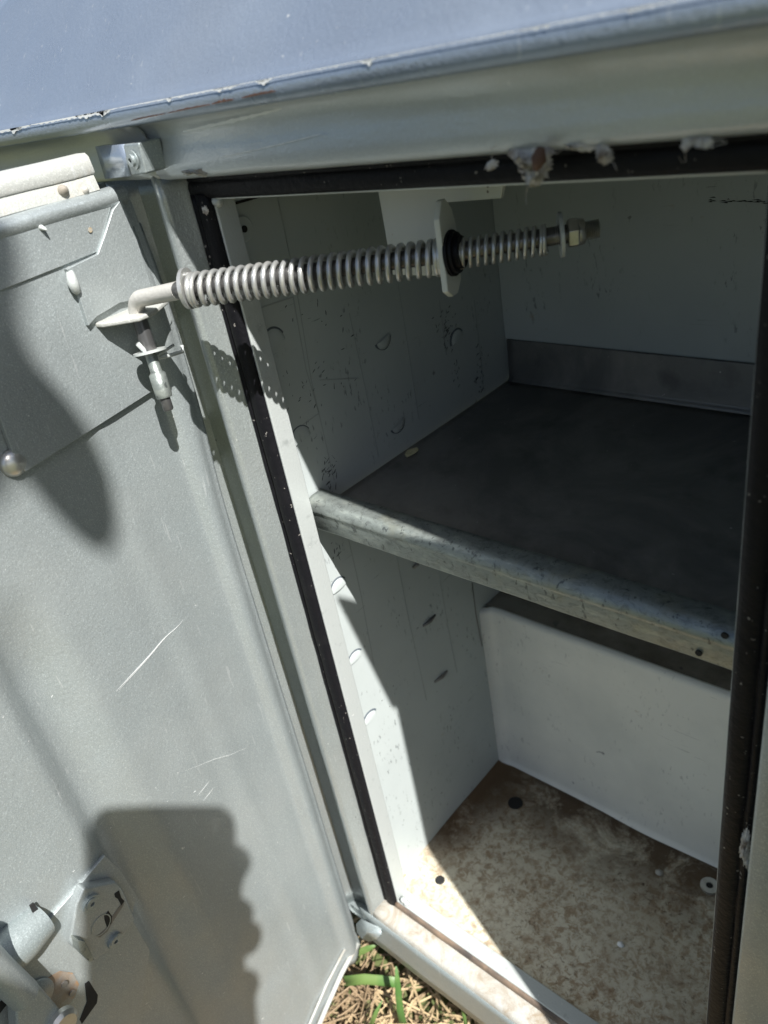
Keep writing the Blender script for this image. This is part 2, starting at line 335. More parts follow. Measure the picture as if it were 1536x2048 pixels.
# chips of bare primer along the trim's upper edge; long thin strips paint its highlight
def strip_on_trim(pxs, widths, mat, name, lift=0.0016, yv=TY-0.0065):
    up_, dn_ = [], []
    for (u, v), w in zip(pxs, widths):
        p = onY(u, v, yv); q = onY(u, v+w, yv); p.y -= lift; q.y -= lift; up_.append(p); dn_.append(q)
    bb = B(); bb.grid([up_, dn_]); return bb
def trim_v(u): return 236 - u*0.1685 - (u/1536)*0.0 if u < 768 else 236-768*.1685-(u-768)*0.158
def edge_px(u):   # row where the trim's top edge is seen
    lo, hi = -1.6, 1.24
    for _ in range(30):
        x = (lo+hi)/2; q = Vector((x, ty(x)-0.003, 2.3945))-CC
        if 768+FPX*q.dot(CR)/q.dot(CF) < u: lo = x
        else: hi = x
    return 1024+FPX*q.dot(CD)/q.dot(CF), x
for (u0, u1, mx) in ((-10, 62, 7), (20, 44, 12), (58, 240, 3), (150, 222, 9), (196, 216, 14), (236, 520, 2.2), (330, 345, 5), (428, 446, 9), (440, 480, 6), (508, 548, 6), (516, 540, 15), (545, 900, 2.0), (712, 756, 7), (728, 745, 13), (755, 800, 4), (890, 1540, 2.6), (1030, 1100, 4), (1080, 1100, 7), (1215, 1345, 6), (1250, 1285, 10)):
    n = max(6, int((u1-u0)/3)); up_, dn_ = [], []
    for i in range(n+1):
        u = u0+(u1-u0)*i/n; v, xe = edge_px(u); env = max(0, math.sin(math.pi*i/n))**0.6
        w = max(0.8, 1.3*mx*env*(0.35+0.8*abs(noise.noise(Vector((u*0.09, 3, mx))))*2))
        up_.append(onY(u, v-0.6, ty(xe)-0.0100)); dn_.append(onY(u, v+w, ty(xe)-0.0100))
    cb = B(); cb.grid([up_, dn_]); cb.build('chip_and_highlight', M['chip'], body, solid=0.001, off=0)
for (u0, u1, mx) in ((262, 330, 4), (335, 420, 5), (424, 466, 8), (484, 550, 8)):
    n = 16; up_, dn_ = [], []
    for i in range(n+1):
        u = u0+(u1-u0)*i/n; v, xe = edge_px(u); v += 31-(u-262)*0.008; env = math.sin(math.pi*min(max(i/n, .03), .97))**0.3; w = mx*env*(0.6+0.5*noise.noise(Vector((u*.2, 1, 1))))
        up_.append(onY(u, v-w, ty(xe)-0.0102)); dn_.append(onY(u, v, ty(xe)-0.0102))
    rb = B(); rb.grid([up_, dn_]); rb.build('rust_scrape', M['rust'], body, solid=0.001, off=0)
# sill: ledge, rolled edge, front face
ps = [(0.03, -0.028), (0.0, -0.028), (-0.050, -0.040), (-0.062, -0.045), (-0.068, -0.053), (-0.0695, -0.070), (-0.068, -0.15), (-0.064, -0.245), (-0.055, -0.25), (0.02, -0.25)]
b = B(); rows = alongx(-0.125, 2.6, 60, ps)
for r in rows:
    for i, p in enumerate(r):
        if 3 < i < 8: p.y += 0.004*noise.noise(Vector((p.x*4, p.z*5, 2)))
b.grid(rows[1:]); b.build('sill', M['sill'], body, auto=60, solid=0.004)
b = B(); fr = [[Vector((x, -0.0722+0.003*noise.noise(Vector((x*5, z*4, 2))), z)) for x in [-0.13+i*0.05 for i in range(55)]] for z in (-0.062, -0.1, -0.15, -0.2, -0.243)]
b.grid(fr); b.build('sill_apron', M['paint'], body, smooth=True, solid=0.002)
# crushed corner of the sill apron
b = B(); c0 = onY(722, 1868, -0.085)
cr = []
for j, (du, dv) in enumerate(((712, 1848), (722, 1838), (735, 1846), (748, 1852), (760, 1856), (762, 1868), (752, 1880), (738, 1884), (724, 1878), (714, 1866))):
    cr.append(onY(du, dv, -0.077+0.007*math.sin(j*2.1)))
b.add([sum(cr, Vector())/len(cr)+Vector((0, -0.007, 0))]+cr, [(0, i+1, (i+1) % len(cr)+1) for i in range(len(cr))]); b.build('crushed_corner', M['paint'], body, auto=20, solid=0.004)

# flange round the opening
def flange_run(p, q, inward, name='opening_flange'):
    pass
fl = B(); T = 0.0075; FD = 0.045
fl.box(-T, 0, -0.004, FD, 0.0, H+T)               # left
fl.box(1.0, 1.0+T, -0.004, FD, 0.0, H+T)          # right
fl.box(0.0005, 1.0-0.0005, -0.004, FD, H+.001, H+.0065)    # head
fl.box(-T, 1.0+T, -0.004, FD, -T-0.004, -0.001)   # sill
fl.build('opening_flange', M['flange'], body, bevel=0.003)
# weld blobs in the corners
b = B()
for (u, v, r) in ((436, 402, .012), (807, 1800, .011), (813, 1806, .010)):
    p = onY(u, v, 0.004); 
    me_rows = [[p+Vector((math.cos(a)*math.sin(t), math.sin(a)*math.sin(t), math.cos(t)))*r*(1+.25*noise.noise(Vector((a*2, t*2, u)))) for a in [k*math.pi/5 for k in range(10)]] for t in [0.01]+[math.pi*i/7 for i in range(1, 7)]+[3.13]]
    b = B(); b.grid(me_rows, close_c=True); b.build('weld_blob', M['flange'], body, smooth=True)

# rubber seals: lobed section swept along each side
def seal_profile(side):
    # (across, y) across grows away from the opening
    return [(0.008, 0.012), (0.008, -0.006), (0.011, -0.013), (0.018, -0.0165), (0.030, -0.0175), (0.038, -0.016), (0.0415, -0.0135), (0.0445, -0.011), (0.047, -0.0125), (0.0515, -0.016), (0.0555, -0.0145), (0.057, -0.004), (0.057, 0.012)]
def seal(name, fn, n, mat):
    b = B(); rows = []
    for i in range(n+1):
        rows.append([fn(i/n, a, y+0.0016*noise.noise(Vector((i*0.35, a*40, 3)))) for a, y in seal_profile(0)])
    b.grid(rows); return b.build(name, mat, body, auto=70, solid=0.002, off=1)
seal('rubber_seal', lambda t, a, y: Vector((-a, y, -0.02+(H+0.034)*t)), 80, M['rubber'])
seal('rubber_seal', lambda t, a, y: Vector((1+a, y-.012 if y < 0 else y, -0.02+(H+0.034)*t)), 80, M['rubber'])
seal('rubber_seal', lambda t, a, y: Vector((-0.056+1.112*t, y*.8, H+a*0.80)), 60, M['rubber'])
sl = seal('rubber_seal', lambda t, a, y: Vector((-0.013+1.07*t, y*0.72, -0.003-a*0.62)), 60, M['rubber_dusty'])
sl['label'] = 'brown dusty lower seal strip'

# interior sheets (with depth of a few mm) ------------------------------------
b = B()
rows = [[Vector((WX+0.0025*noise.noise(Vector((y*4, z*3, 0))), y, z)) for y in [0.032+(WD+.02-.032)*i/30 for i in range(31)]] for z in [FZ-0.01+(CEIL-FZ)*j/60 for j in range(61)]]
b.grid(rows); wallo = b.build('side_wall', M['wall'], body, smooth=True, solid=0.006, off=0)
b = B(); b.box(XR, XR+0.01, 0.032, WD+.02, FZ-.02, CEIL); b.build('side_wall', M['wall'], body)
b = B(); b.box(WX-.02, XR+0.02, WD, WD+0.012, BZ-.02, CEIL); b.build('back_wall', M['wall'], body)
b = B(); b.box(WX-.02, XR+0.02, 0.03, WD+0.02, CEIL, CEIL+0.01); b.build('ceiling_panel', M['wall'], body)
# front closing strips hidden behind the frame
b = B(); b.box(WX-.008, -0.013, 0.028, 0.036, -0.05, CEIL); b.box(1.013, XR+.01, 0.028, 0.036, -.05, CEIL); b.box(-0.012, 1.012, 0.028, 0.036, H+.013, CEIL+.005); b.box(-.012, 1.012, .030, .038, -.06, -.014)
b.build('opening_backing', M['wall'], body)
# outer shell so that the compartment is a closed body from outside
b = B(); b.box(-3.0, 2.6, WD+.1, WD+0.12, -.25, 2.9); b.box(-3.0, 2.6, -0.03, WD+.1, -.262, -.252); b.box(2.6, 2.62, -.07, WD+.1, -.25, 2.5); b.build('outer_shell', M['paint'], body)
# floor sheet, shallow dish near the corner, joined to wheel box with a radius
b = B(); rows = []
for j in range(41):
    y = 0.036+(BD+0.02-0.036)*j/40
    rows.append([Vector((x, y, FZ+0.004*noise.noise(Vector((x*3, y*3, 5)))+0.03*max(0, 1-(x-WX)/0.03)**2*0.6)) for x in [WX-.002]+[WX+0.01+i*0.02 for i in range(3)]+[WX+.08+(XR-WX-.08)*i/30 for i in range(31)]])
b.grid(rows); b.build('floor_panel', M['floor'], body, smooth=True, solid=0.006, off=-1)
# wheel box with rounded edges
R_ = 0.028; pr = []
for i in range(7): a = math.pi/2*i/6; pr.append((BD-R_+R_*math.sin(a), FZ+R_-R_*math.cos(a)))
pr += [(BD, FZ+0.1), (BD, FZ+0.3), (BD, BZ-0.1)]
for i in range(7): a = math.pi/2*i/6; pr.append((BD+R_*0.7*(1-math.cos(a)), BZ-R_*.7+R_*0.7*math.sin(a)))
b = B(); n = 40; rows = []
for i in range(n+1):
    x = WX+0.002+(XR-WX-.004)*i/n
    s_ = max(0, 1-(x-WX)/0.05)**2*0.03
    rows.append([Vector((x, y-s_+0.003*noise.noise(Vector((x*3, z*3, 8))), z)) for y, z in pr])
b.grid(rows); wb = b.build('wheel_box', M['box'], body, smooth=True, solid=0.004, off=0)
b = B(); b.grid([[Vector((WX+(XR-WX)*i/20, y, BZ+0.001)) for i in range(21)] for y in (BD+0.015, BD+.1, WD)]); b.build('wheel_box_top', M['boxtop'], body, solid=0.004)

b = B(); b.prism([(1.20, -.287, 2.33), (1.20, -.18, 2.33), (1.20, -.19, 2.46), (1.20, -.275, 2.66), (1.20, -.31, 2.75), (1.20, -.395, 2.83)], (.03, 0, 0)); b.build('sun_block_fin', M['paint'], body, bevel=.01)  # unseen fin, added to trim the sun patch on the side wall
b = B(); b.box(1.205, 2.62, -0.272, -0.085, -.22, 2.345); b.build('sun_block_slab', M['paint'], body, bevel=.02, seg=3)  # unseen slab, added so its edge bounds the sunlit wedge inside
# floor holes, bolts
def bolt_hole(u, v, r, name='drain_plug'):
    p = onZ(u, v, FZ+0.004); b = B(); b.disc(p-Vector((0, 0, .002)), (0, 0, 1), r, 0.008, 20, bev=0.003); return b.build(name, M['gap'], body, auto=40)
bolt_hole(1031, 1607, 0.028); bolt_hole(880, 1761, 0.017)
p = onZ(1419, 1774, FZ+0.006); b = B(); b.ring(p, (0, 0, 1), 0.028, 0.011, 0.01); bo = b.build('floor_bolt', M['nut'], body, auto=40)
b = B(); b.disc(p, (0, 0, 1), 0.0115, 0.006); b.build('bolt_hole', M['gap'], bo)

M['rim_shade'] = newmat('slot_shade', (0.10, 0.12, 0.14), 0.7)
# louvres punched into the side wall
def louvre(u, v, w, h, tilt, depth=0.007):
    """half-moon raised tongue: chord at the bottom, bulging into the compartment"""
    c = onX(u, v, WX+0.0035); b = B(); rows = []; w *= .85; h *= .85
    ax = Vector((0, math.cos(tilt), math.sin(tilt))); upv = Vector((0, -math.sin(tilt), math.cos(tilt)))
    for k in range(6):
        f = k/5; rr = []
        for i in range(13):
            a = math.pi*i/12
            rr.append(c + ax*(math.cos(a)*w*f) + upv*(math.sin(a)*h*f) + Vector((depth*(1-f**2)**0.5 + 0.0002, 0, 0)))
        rows.append(rr)
    b.grid(rows); o = b.build('louvre', M['wall'], wallo, smooth=True)
    # dark slot under the tongue, with the rim's shade painted grey
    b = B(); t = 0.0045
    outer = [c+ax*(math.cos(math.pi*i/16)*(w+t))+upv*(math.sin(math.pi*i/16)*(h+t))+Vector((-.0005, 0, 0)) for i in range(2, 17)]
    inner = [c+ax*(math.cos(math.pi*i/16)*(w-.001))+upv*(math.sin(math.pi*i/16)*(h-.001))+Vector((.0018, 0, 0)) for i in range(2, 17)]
    b.grid([outer, inner]); b.build('louvre_slot', M['rim_shade'], wallo, solid=0.001)
for (u, v, w, h, t) in ((550, 690, .040, .045, .12), (603, 880, .040, .042, .12), (765, 676, .034, -.036, .25), (795, 846, .034, -.032, .3), (915, 680, .036, .036, .2), (678, 1176, .036, .036, .1), (711, 1318, .036, .032, .1), (741, 1438, .036, .032, .1)):
    louvre(u, v, w, h, t)
def slot(u0, v0, u1, v1, wd=.006):
    a = onX(u0, v0, WX+.004); c = onX(u1, v1, WX+.004); b = B(); b.tube([a, a+(c-a)*.5+Vector((.006, 0, 0)), c], [wd*.7, wd, wd*.7], 8); b.build('louvre_slot', M['shelf'], wallo, smooth=True)
slot(846, 1252, 870, 1230); slot(869, 1364, 894, 1342); slot(826, 1136, 838, 1120)
# joint strips and grooves
def groove(pts, w=0.0022, mat='gap'):
    b = B(); pts = [onX(u, v, WX+0.0032) for u, v in pts]
    for a, c in zip(pts, pts[1:]):
        d = (c-a).normalized(); s_ = Vector((1, 0, 0)).cross(d)*w/2; b.prism([a-s_, c-s_, c+s_, a+s_], (0.0012, 0, 0))
    b.build('panel_joint', M[mat], wallo)
M['joint'] = newmat('joint_shade', (0.34, 0.37, 0.37), 0.6)
groove([(508, 620), (586, 594), (612, 740), (638, 826), (604, 850)], .003, 'joint')
groove([(555, 395), (590, 560), (622, 760), (668, 960)], .0026, 'joint'); groove([(698, 626), (731, 780), (757, 913)], .003, 'joint'); groove([(795, 562), (815, 690), (838, 840)], .0024, 'joint')
groove([(878, 600), (893, 710)], .0024, 'joint'); groove([(948, 600), (962, 720), (968, 785)], .0024, 'joint'); groove([(452, 412), (528, 390)], .005, 'gap')
groove([(697, 1078), (722, 1190), (748, 1330)], .0026, 'joint'); groove([(793, 1110), (820, 1250), (853, 1400)], .0028, 'joint'); groove([(876, 1136), (895, 1250), (914, 1345)], .0024, 'joint')
groove([(944, 1165), (952, 1230), (964, 1292)], .004, 'shelf'); groove([(640, 760), (718, 757)], .002, 'joint')
# scuff marks (rubbed off paint), irregular little flakes lying on the sheet
M['scuff'] = newmat('scuff_grey', (0.06, 0.065, 0.07), 0.7)
def scuffs(cu, cv, ru, rv, n, seed, stretch=1.0):
    rnd = random.Random(seed); b = B()
    for _ in range(n):
        u = cu+rnd.gauss(0, ru); v = cv+rnd.gauss(0, rv); p = onX(u, v, WX+0.0036)
        l = rnd.uniform(.0015, .007); w = rnd.uniform(.0004, .0018); a = rnd.choice([1.45, 1.3, .25, .4])+rnd.gauss(0, .25)
        d = Vector((0, math.cos(a), math.sin(a)))*l*stretch; e = Vector((0, -math.sin(a), math.cos(a)))*w
        k = [p-d, p-d*.3+e*rnd.uniform(.5, 1.2), p+d*.5+e*rnd.uniform(.3, 1), p+d, p+d*.2-e*rnd.uniform(.4, 1), p-d*.6-e*rnd.uniform(.3, .9)]
        b.prism(k, (0.0008, 0, 0))
    o = b.build('scuff_marks', M['scuff'], wallo); o['kind'] = 'stuff'
scuffs(895, 655, 12, 22, 60, 1); scuffs(960, 745, 5, 26, 40, 2, 1.3); scuffs(660, 950, 8, 20, 34, 3, 1.5); scuffs(912, 740, 8, 16, 12, 4); scuffs(604, 790, 26, 40, 26, 5); scuffs(620, 640, 30, 22, 10, 6); scuffs(680, 750, 46, 40, 14, 7, 1.2); scuffs(672, 1110, 6, 26, 10, 9, 1.6)
scuffs(850, 1300, 60, 140, 22, 10, .6); scuffs(760, 1600, 40, 90, 18, 11, .5)
# bolt washer high on the wall
p = onX(485, 458, WX+0.003); b = B(); b.disc(p, (1, 0, 0), 0.026, 0.005, 28, bev=.002); w_ = b.build('wall_washer', M['wall'], wallo, auto=40)
b = B(); b.disc(p+Vector((.004, 0, 0)), (1, 0, 0), 0.007, 0.004, 16); b.build('screw_hole', M['gap'], wallo)
# scratch on the back wall
b = B(); rnd = random.Random(5)
for k in range(26):
    u = 1415+rnd.random()*120; v = 401+(u-1415)*.04+rnd.gauss(0, 2.5); p = onY(u, v, WD-0.002); l = rnd.uniform(.006, .02)
    b.prism([p, p+Vector((l, 0, -.0006)), p+Vector((l*.7, 0, .0016))], (0, .001, 0))
b.build('scratch', M['gap'], body)

# ------------------------------------------------------------------ shelf
shelf = thing('metal_shelf', 'dark galvanised shelf with a mottled zinc front lip across the compartment', 'shelf', (0.5, SY, SZ))
loc = Vector((0.5, SY, SZ))
def sub(o, base):
    for v in o.data.vertices: v.co -= base
    return o
SR = 0.016
b = B(); pr = [(WD-0.004, SZ+0.130), (WD-.006, SZ+.125), (WD-0.008, SZ+0.012), (WD-.012, SZ+.002), (WD-.022, SZ-0.004)]
b.grid(alongx(WX+.012, XR-.01, 40, pr)); sub(b.build('rear_flange', M['shelf'], shelf, auto=60, solid=0.005, off=0), loc)
b = B(); rows = []
for i in range(41):
    x = WX+.008+(XR-WX-.016)*i/40
    rows.append([Vector((x, y, SZ-0.004+0.003*noise.noise(Vector((x*2.4, y*2.4, 1))))) for y in [.146+(WD-.018-.146)*j/24 for j in range(25)]])
b.grid(rows); sub(b.build('shelf_panel', M['shelf'], shelf, smooth=True, solid=0.005, off=-1), loc)
LY = 0.065; LZ = 1.497
pr = [(0.150, SZ-0.006), (0.140, SZ-0.002), (0.134, SZ+.008), (0.130, LZ-0.006), (0.126, LZ), (0.110, LZ+.001), (0.092, LZ), (0.080, LZ-.004), (0.071, LZ-0.012), (LY+.0015, LZ-0.021), (LY+.0015, LZ-.026), (LY+.004, LZ-0.029), (LY+0.005, LZ-0.035), (LY+0.005, LZ-0.073), (LY+0.008, LZ-0.078), (LY+0.02, LZ-0.079)]
b = B(); rows = []
for i in range(91):
    x = WX+.008+(XR-WX-.016)*i/90
    rows.append([Vector((x, y+0.0012*noise.noise(Vector((x*12, z*40, 1))), z+0.001*noise.noise(Vector((x*9, y*30, 6))))) for y, z in pr])
b.grid(rows); sub(b.build('front_lip', M['zinc'], shelf, auto=60, solid=0.004, off=0), loc)
b = B()
for (u, v) in ((1398, 1305), (1450, 1270)):
    b = B(); b.disc(onY(u, v, LY+0.0035), (0, -1, 0), 0.006, 0.003, 14); sub(b.build('rivet_hole', M['gap'], shelf), loc)
tag(sub(B().prism([onZ(810, 912, SZ+.002), onZ(815, 904, SZ+.002), onZ(834, 898, SZ+.002), onZ(837, 901, SZ+.002), onZ(830, 907, SZ+.002), onZ(814, 915, SZ+.002)], (0, 0, .006)).build('wood_chip', M['chipwood']), Vector()), 'small pale yellow wood chip lying on the dark shelf by the left wall', 'wood chip')
def crumb(name, p, r, mat, label, cat):
    b = B(); p = Vector(p); rows = [[p+Vector((math.cos(a)*math.sin(t)*r, math.sin(a)*math.sin(t)*r*.8, math.cos(t)*r*.6))*1.0 + Vector((1, 1, 1))*r*.25*noise.noise(Vector((a*1.5, t*2, r*900))) for a in [k*math.pi/6 for k in range(12)]] for t in [0.02]+[math.pi*i/7 for i in range(1, 7)]+[3.12]]
    b.grid(rows, close_c=True); return tag(b.build(name, mat, None, smooth=True), label, cat)
crumb('paint_flake', onZ(1241, 1889, FZ+.008), .011, M['chip'], 'white crumb lying out in the middle of the stained floor', 'debris')
crumb('paint_flake', onZ(1318, 1745, FZ+.008), .013, M['caulk'], 'cream crumb on the stained floor nearest the back corner', 'debris')

# ------------------------------------------------------------------ hanging stop bracket, spring stay
ZR = 2.09
ZH = 2.062
br = B()
hy = 0.165
P = lambda u, v: onY(u, v, hy)
br.prism([P(752, 360), P(1010, 352), P(1001, 397), P(893, 405), P(886, 430), P(905, 440), P(880, 470), P(876, 552), P(785, 550)], (0, 0.010, 0))
brk = br.build('stop_bracket', M['bracket'], body, bevel=0.0015)
rodA = onZ(376, 577, ZR); rodM = onZ(890, 508, ZR); rodE = onZ(1199, 457, ZR+0.003)
dm = (rodM-rodA).normalized()
# bent tongue with the rubber grommet
tn = Vector((.95, .28, .05)).normalized(); hor = Vector((tn.y, -tn.x, 0)).normalized()
pl_pts = []
for (a, c) in ((-.034, -.062), (-.012, -.078), (.012, -.080), (.034, -.060), (.040, .040), (.028, .075), (.004, .098), (-.012, .098), (-.032, .070)):
    pl_pts.append(rodM + hor*a*-1 + Vector((0, 0, c*.9)))
tg = B(); tg.prism(pl_pts, tn*0.011); tg.build('bracket_tongue', M['bracket'], brk, bevel=0.002)
b = B(); b.ring(rodM+tn*.011, tn, .038, .0165, .006); b.ring(rodM+tn*.018, tn, .034, .0165, .006); b.ring(rodM+tn*.024, tn, .027, .0165, .008); b.build('grommet', M['rubber'], brk, auto=40)

stay = thing('door_stay', 'bent steel stay rod with coil springs reaching from the door to the inner bracket', 'door stay', rodA)
def st(o): return sub(o, rodA)
def along(t):  # 0 at rodA .. 1 at rodM .. 2 at rodE
    return rodA.lerp(rodM, t) if t <= 1 else rodM.lerp(rodE, t-1)
RR = 0.0150
pinTop = onZ(278, 592, ZR); pin0 = onZ(266, 600, ZH)
pinT = pin0.copy(); dirA = (rodA-pinT).normalized()
bend = [pinT+Vector((0, 0, -0.20))]
for i in range(9):
    a = math.pi/2*i/8; r = 0.032
    bend.append(Vector((pinT.x, pinT.y, ZH-r))+dirA*r*(1-math.cos(a))+Vector((0, 0, r*math.sin(a))))
bend.append(rodA-dirA*0.03)
b = B(); b.tube(bend[1:], 0.0168, 20); st(b.build('rod_hook', M['rod_paint'], stay, auto=60))
b = B(); b.tube([rodA-dirA*.032, rodA+dm*.01], 0.0165, 18); b.tube([rodA]+[along(t) for t in (.3, .6, 1.0, 1.3, 1.6, 1.85)], RR, 18); st(b.build('rod', M['rod'], stay, auto=60))
# pin below the tab
pd = (hit(312, 742, DN, DN.dot(DH)+.085)-pinT).normalized(); PL = (hit(312, 742, DN, DN.dot(DH)+.085)-pinT).length/.155
b = B(); q0 = Vector((pinT.x, pinT.y, ZH-.03)); b.tube([q0, q0+pd*.08], .0155, 18); st(b.build('pin', M['rod'], stay, auto=50))
q1 = q0+pd*.073
b = B(); b.ring(q1, pd, .034, .015, .005); st(b.build('washer', M['flange'], stay, auto=40))
b = B(); b.tube([q1+pd*.007, q1+pd*.045, q1+pd*.05, q1+pd*.095, q1+pd*.1], [.012, .012, .0175, .0175, .016], 18); st(b.build('pin_sleeve', M['zinc'], stay, auto=50))
b = B(); b.tube([q1+pd*.1, q1+pd*.125, q1+pd*.128], [.011, .011, .009], 16); st(b.build('pin_tip', M['rod'], stay, auto=50))
cs = q1+pd*.018; b = B()
c1 = hit(365, 703, DN, DN.dot(cs)); c2 = hit(347, 690, DN, DN.dot(cs)); c3 = hit(272, 684, DN, DN.dot(cs))
b.tube([cs, cs.lerp(c1, .5)+Vector((0, 0, -.002)), c1, c1+Vector((.004, .0, .014))], .0042, 8); b.tube([cs, c2], .0034, 8); b.tube([cs.lerp(c3, .9), cs], .005, 10); st(b.build('cotter_pin', M['flange'], stay, smooth=True))
# washers, springs, nut
b = B(); b.ring(rodA-dm*0.004, dm, .037, .016, .007); st(b.build('washer', M['spring'], stay, auto=40))
def spring(name, t0, t1, turns, R0, wire, close=1.6, seed=0):
    pts = []; n = int(turns*26); L = t1-t0
    for i in range(n+1):
        f = i/n; ph_ = turns*2*math.pi*f
        # closed coils at both ends
        e = close/turns; g = 0.34
        if f < e: s_ = f*g
        elif f > 1-e: s_ = e*g + (1-2*e)*((1-2*e*g)/(1-2*e)) + (f-(1-e))*g
        else: s_ = e*g + (f-e)*((1-2*e*g)/(1-2*e))
        c = along(t0+L*s_); t = dm; u_ = Vector((0, 0, 1)); w_ = t.cross(u_).normalized()
        sag = Vector((0, 0, -0.004))
        pts.append(c+sag+(u_*math.cos(-ph_)+w_*math.sin(-ph_))*R0)
    b = B(); b.tube(pts, wire, 10); return st(b.build(name, M['spring'], stay, smooth=True))
spring('spring', .012, .985, 29, .0275, .0050)
spring('spring', 1.09, 1.66, 13.5, .0220, .0037)
dn = (rodE-rodM).normalized(); wq = along(1.745)
b = B(); b.ring(wq, dn, .036, .018, .006); st(b.build('washer', M['flange'], stay, auto=40))
# hex nut with a rounded collar, thread
nq = along(1.80); u_ = Vector((0, 0, 1)); w_ = dn.cross(u_).normalized(); b = B()
hexp = lambda r, rot=0.2: [(u_*math.cos(rot+k*math.pi/3)+w_*math.sin(rot+k*math.pi/3))*r for k in range(6)]
b.grid([[nq+q for q in hexp(.0235)], [nq+dn*.004+q for q in hexp(.025)], [nq+dn*.016+q for q in hexp(.025)], [nq+dn*.018+q for q in hexp(.023)]], close_c=True)
b.add([nq+q for q in hexp(.0235)], [tuple(range(6))]); b.tube([nq+dn*.017, nq+dn*.025, nq+dn*.028], [.0215, .0205, .018], 22); st(b.build('hex_nut', M['nut'], stay, bevel=.0015))
b = B(); pts = []; rr = []
L_ = (rodE-along(1.72)).length
for i in range(0, 91):
    pts.append(along(1.72)+dn*(L_*i/90)); rr.append(.0140+.0020*math.cos(i*math.pi*.5))
b.tube(pts, rr, 18); st(b.build('thread', M['nut'], stay, auto=40))

# ------------------------------------------------------------------ the open door
# along/up coordinates; profile of the inner sheet across the door
def au(u, v): return dco(u, v)[0]
A_roll0 = 0.062; A_edge = 0.0
def bead(a, c, w): return max(0, 1-abs(a-c)/w)
aA = au(156, 1592); aB0 = au(205, 1592); aB1 = au(292, 1592)
def sm(t): t = min(1, max(0, t)); return t*t*(3-2*t)
def doff(a, z):
    o = 0.0
    if a < 0.075:                                   # rolled hinge edge
        o = 0.018*sm((0.075-a)/0.028) - 0.010*sm((0.036-a)/0.03)
    fade = sm((2.05-z)/0.25)
    o += fade*(-0.034*sm((a-aB1)/(aB0-aB1+.005) if aB0 > aB1 else 0)*(1-sm((a-(aA-0.006))/0.035)))
    o += 0.0035*noise.noise(Vector((a*2.2, z*1.6, 2)))
    o += 0.004*math.exp(-((a-0.20-0.02*z)/0.022)**2) - 0.003*math.exp(-((a-0.25-0.02*z)/0.03)**2)
    o += 0.006*noise.noise(Vector((a*1.1+4, z*0.8, 7)))
    return o
zbot = lambda a: -0.02-0.33*a
ztop = 2.60
avals = [-0.002, .004, .012, .02, .028, .036, .044, .052, .060, .068, .076, .09]+[.11+i*.022 for i in range(70)]
rows = []
nz = 110
hw = lambda z: 0.0
for j in range(nz+1):
    r = []
    for a in avals:
        z0 = zbot(a); z = z0+(2.575-z0)*j/nz
        sh = (dco(323, 559)[0]*math.exp(-((z-2.45)/.16)**2))*1.0 + (dco(395, 770)[0])*math.exp(-((z-2.2)/.2)**2)*.8 if a < .06 else 0
        r.append(dpt(a+sh*.5, z, doff(a, z)))
    rows.append(r)
door = bpy.data.objects.new('door', None); COL.objects.link(door); door.parent = body; door.location = DB
door['label'] = 'open compartment door seen from its inner side'
def dr(o): return sub(o, DB)
b = B(); b.grid(rows); dr(b.build('inner_panel', M['door'], door, smooth=True, solid=0.006, off=0))
# outer skin of the door and its edges
b = B(); b.prism([dpt(0, zbot(0)-.0, -.05), dpt(1.6, zbot(1.6), -.05), dpt(1.6, 2.66, -.05), dpt(0, 2.66, -.05)], DN*-0.012); dr(b.build('outer_skin', M['paint'], door))
b = B(); b.prism([dpt(-.003, zbot(0), -.004), dpt(1.6, zbot(1.6), -.004), dpt(1.6, zbot(1.6), -.05), dpt(-.003, zbot(0), -.05)], DUP*0.008); b.prism([dpt(-.003, zbot(0), .006), dpt(-.003, 2.63, .006), dpt(-.003, 2.63, -.05), dpt(-.003, zbot(0), -.05)], DD*0.006); dr(b.build('edge_flange', M['dusty'], door))
# hemmed bottom edge with tan dust line
b = B(); b.tube([onD(716, 1886, .012), onD(684, 1945, .012), onD(655, 2010, .012), onD(600, 2140, .012)], .009, 10); b.tube([onD(690, 1898, .008), onD(655, 1965, .008), onD(619, 2048, .008), onD(590, 2110, .008)], .0045, 8); dr(b.build('bottom_hem', M['dusty'], door, smooth=True))
# top hem: rolled bead, dusty ledge, outer channel
def run(pts, th, mat, name, auto=50): pass
zt1 = dco(0, 440)[1]
def hem(prof, a0, a1, name, mat, n=30, wobble=.0015, cap=True):
    b = B(); rows = [[dpt(a0+(a1-a0)*i/n, z+wobble*noise.noise(Vector((i*.4, z*9, 1))), o) for (o, z) in prof] for i in range(n+1)]
    k0 = len(b.v); b.grid(rows, close_c=True); m_ = len(prof)
    if cap: b.f.append(tuple(range(k0, k0+m_))); e = k0+n*m_; b.f.append(tuple(range(e, e+m_))[::-1])
    return dr(b.build(name, mat, door, auto=55))
zr = dco(240, 385)[1]
r1 = [(0.002, zr-0.030), (0.016, zr-0.022), (0.026, zr-0.010), (0.028, zr+0.002), (0.020, zr+0.012), (0.004, zr+0.017), (-.02, zr+.014), (-.02, zr-.03)]
hem(r1, 0.012, 1.5, 'top_bead', M['door'])
zu = dco(170, 310)[1]
r2 = [(-.004, zr+.010), (.010, zr+.016), (.004, zu-.034), (-.006, zu-.020), (-.045, zu-.02), (-.045, zr+.01)]
hem(r2, 0.060, 1.5, 'top_ledge', M['dusty'])
r3 = [(-.020, zu-.031), (.006, zu-.034), (.008, zu-.030), (.004, zu-.004), (-.004, zu+.003), (-.030, zu+.004), (-.045, zu-.0), (-.045, zu-.03)]
a3 = dco(180, 330)[0]
hem(r3, a3, 1.5, 'top_channel', M['dusty'])
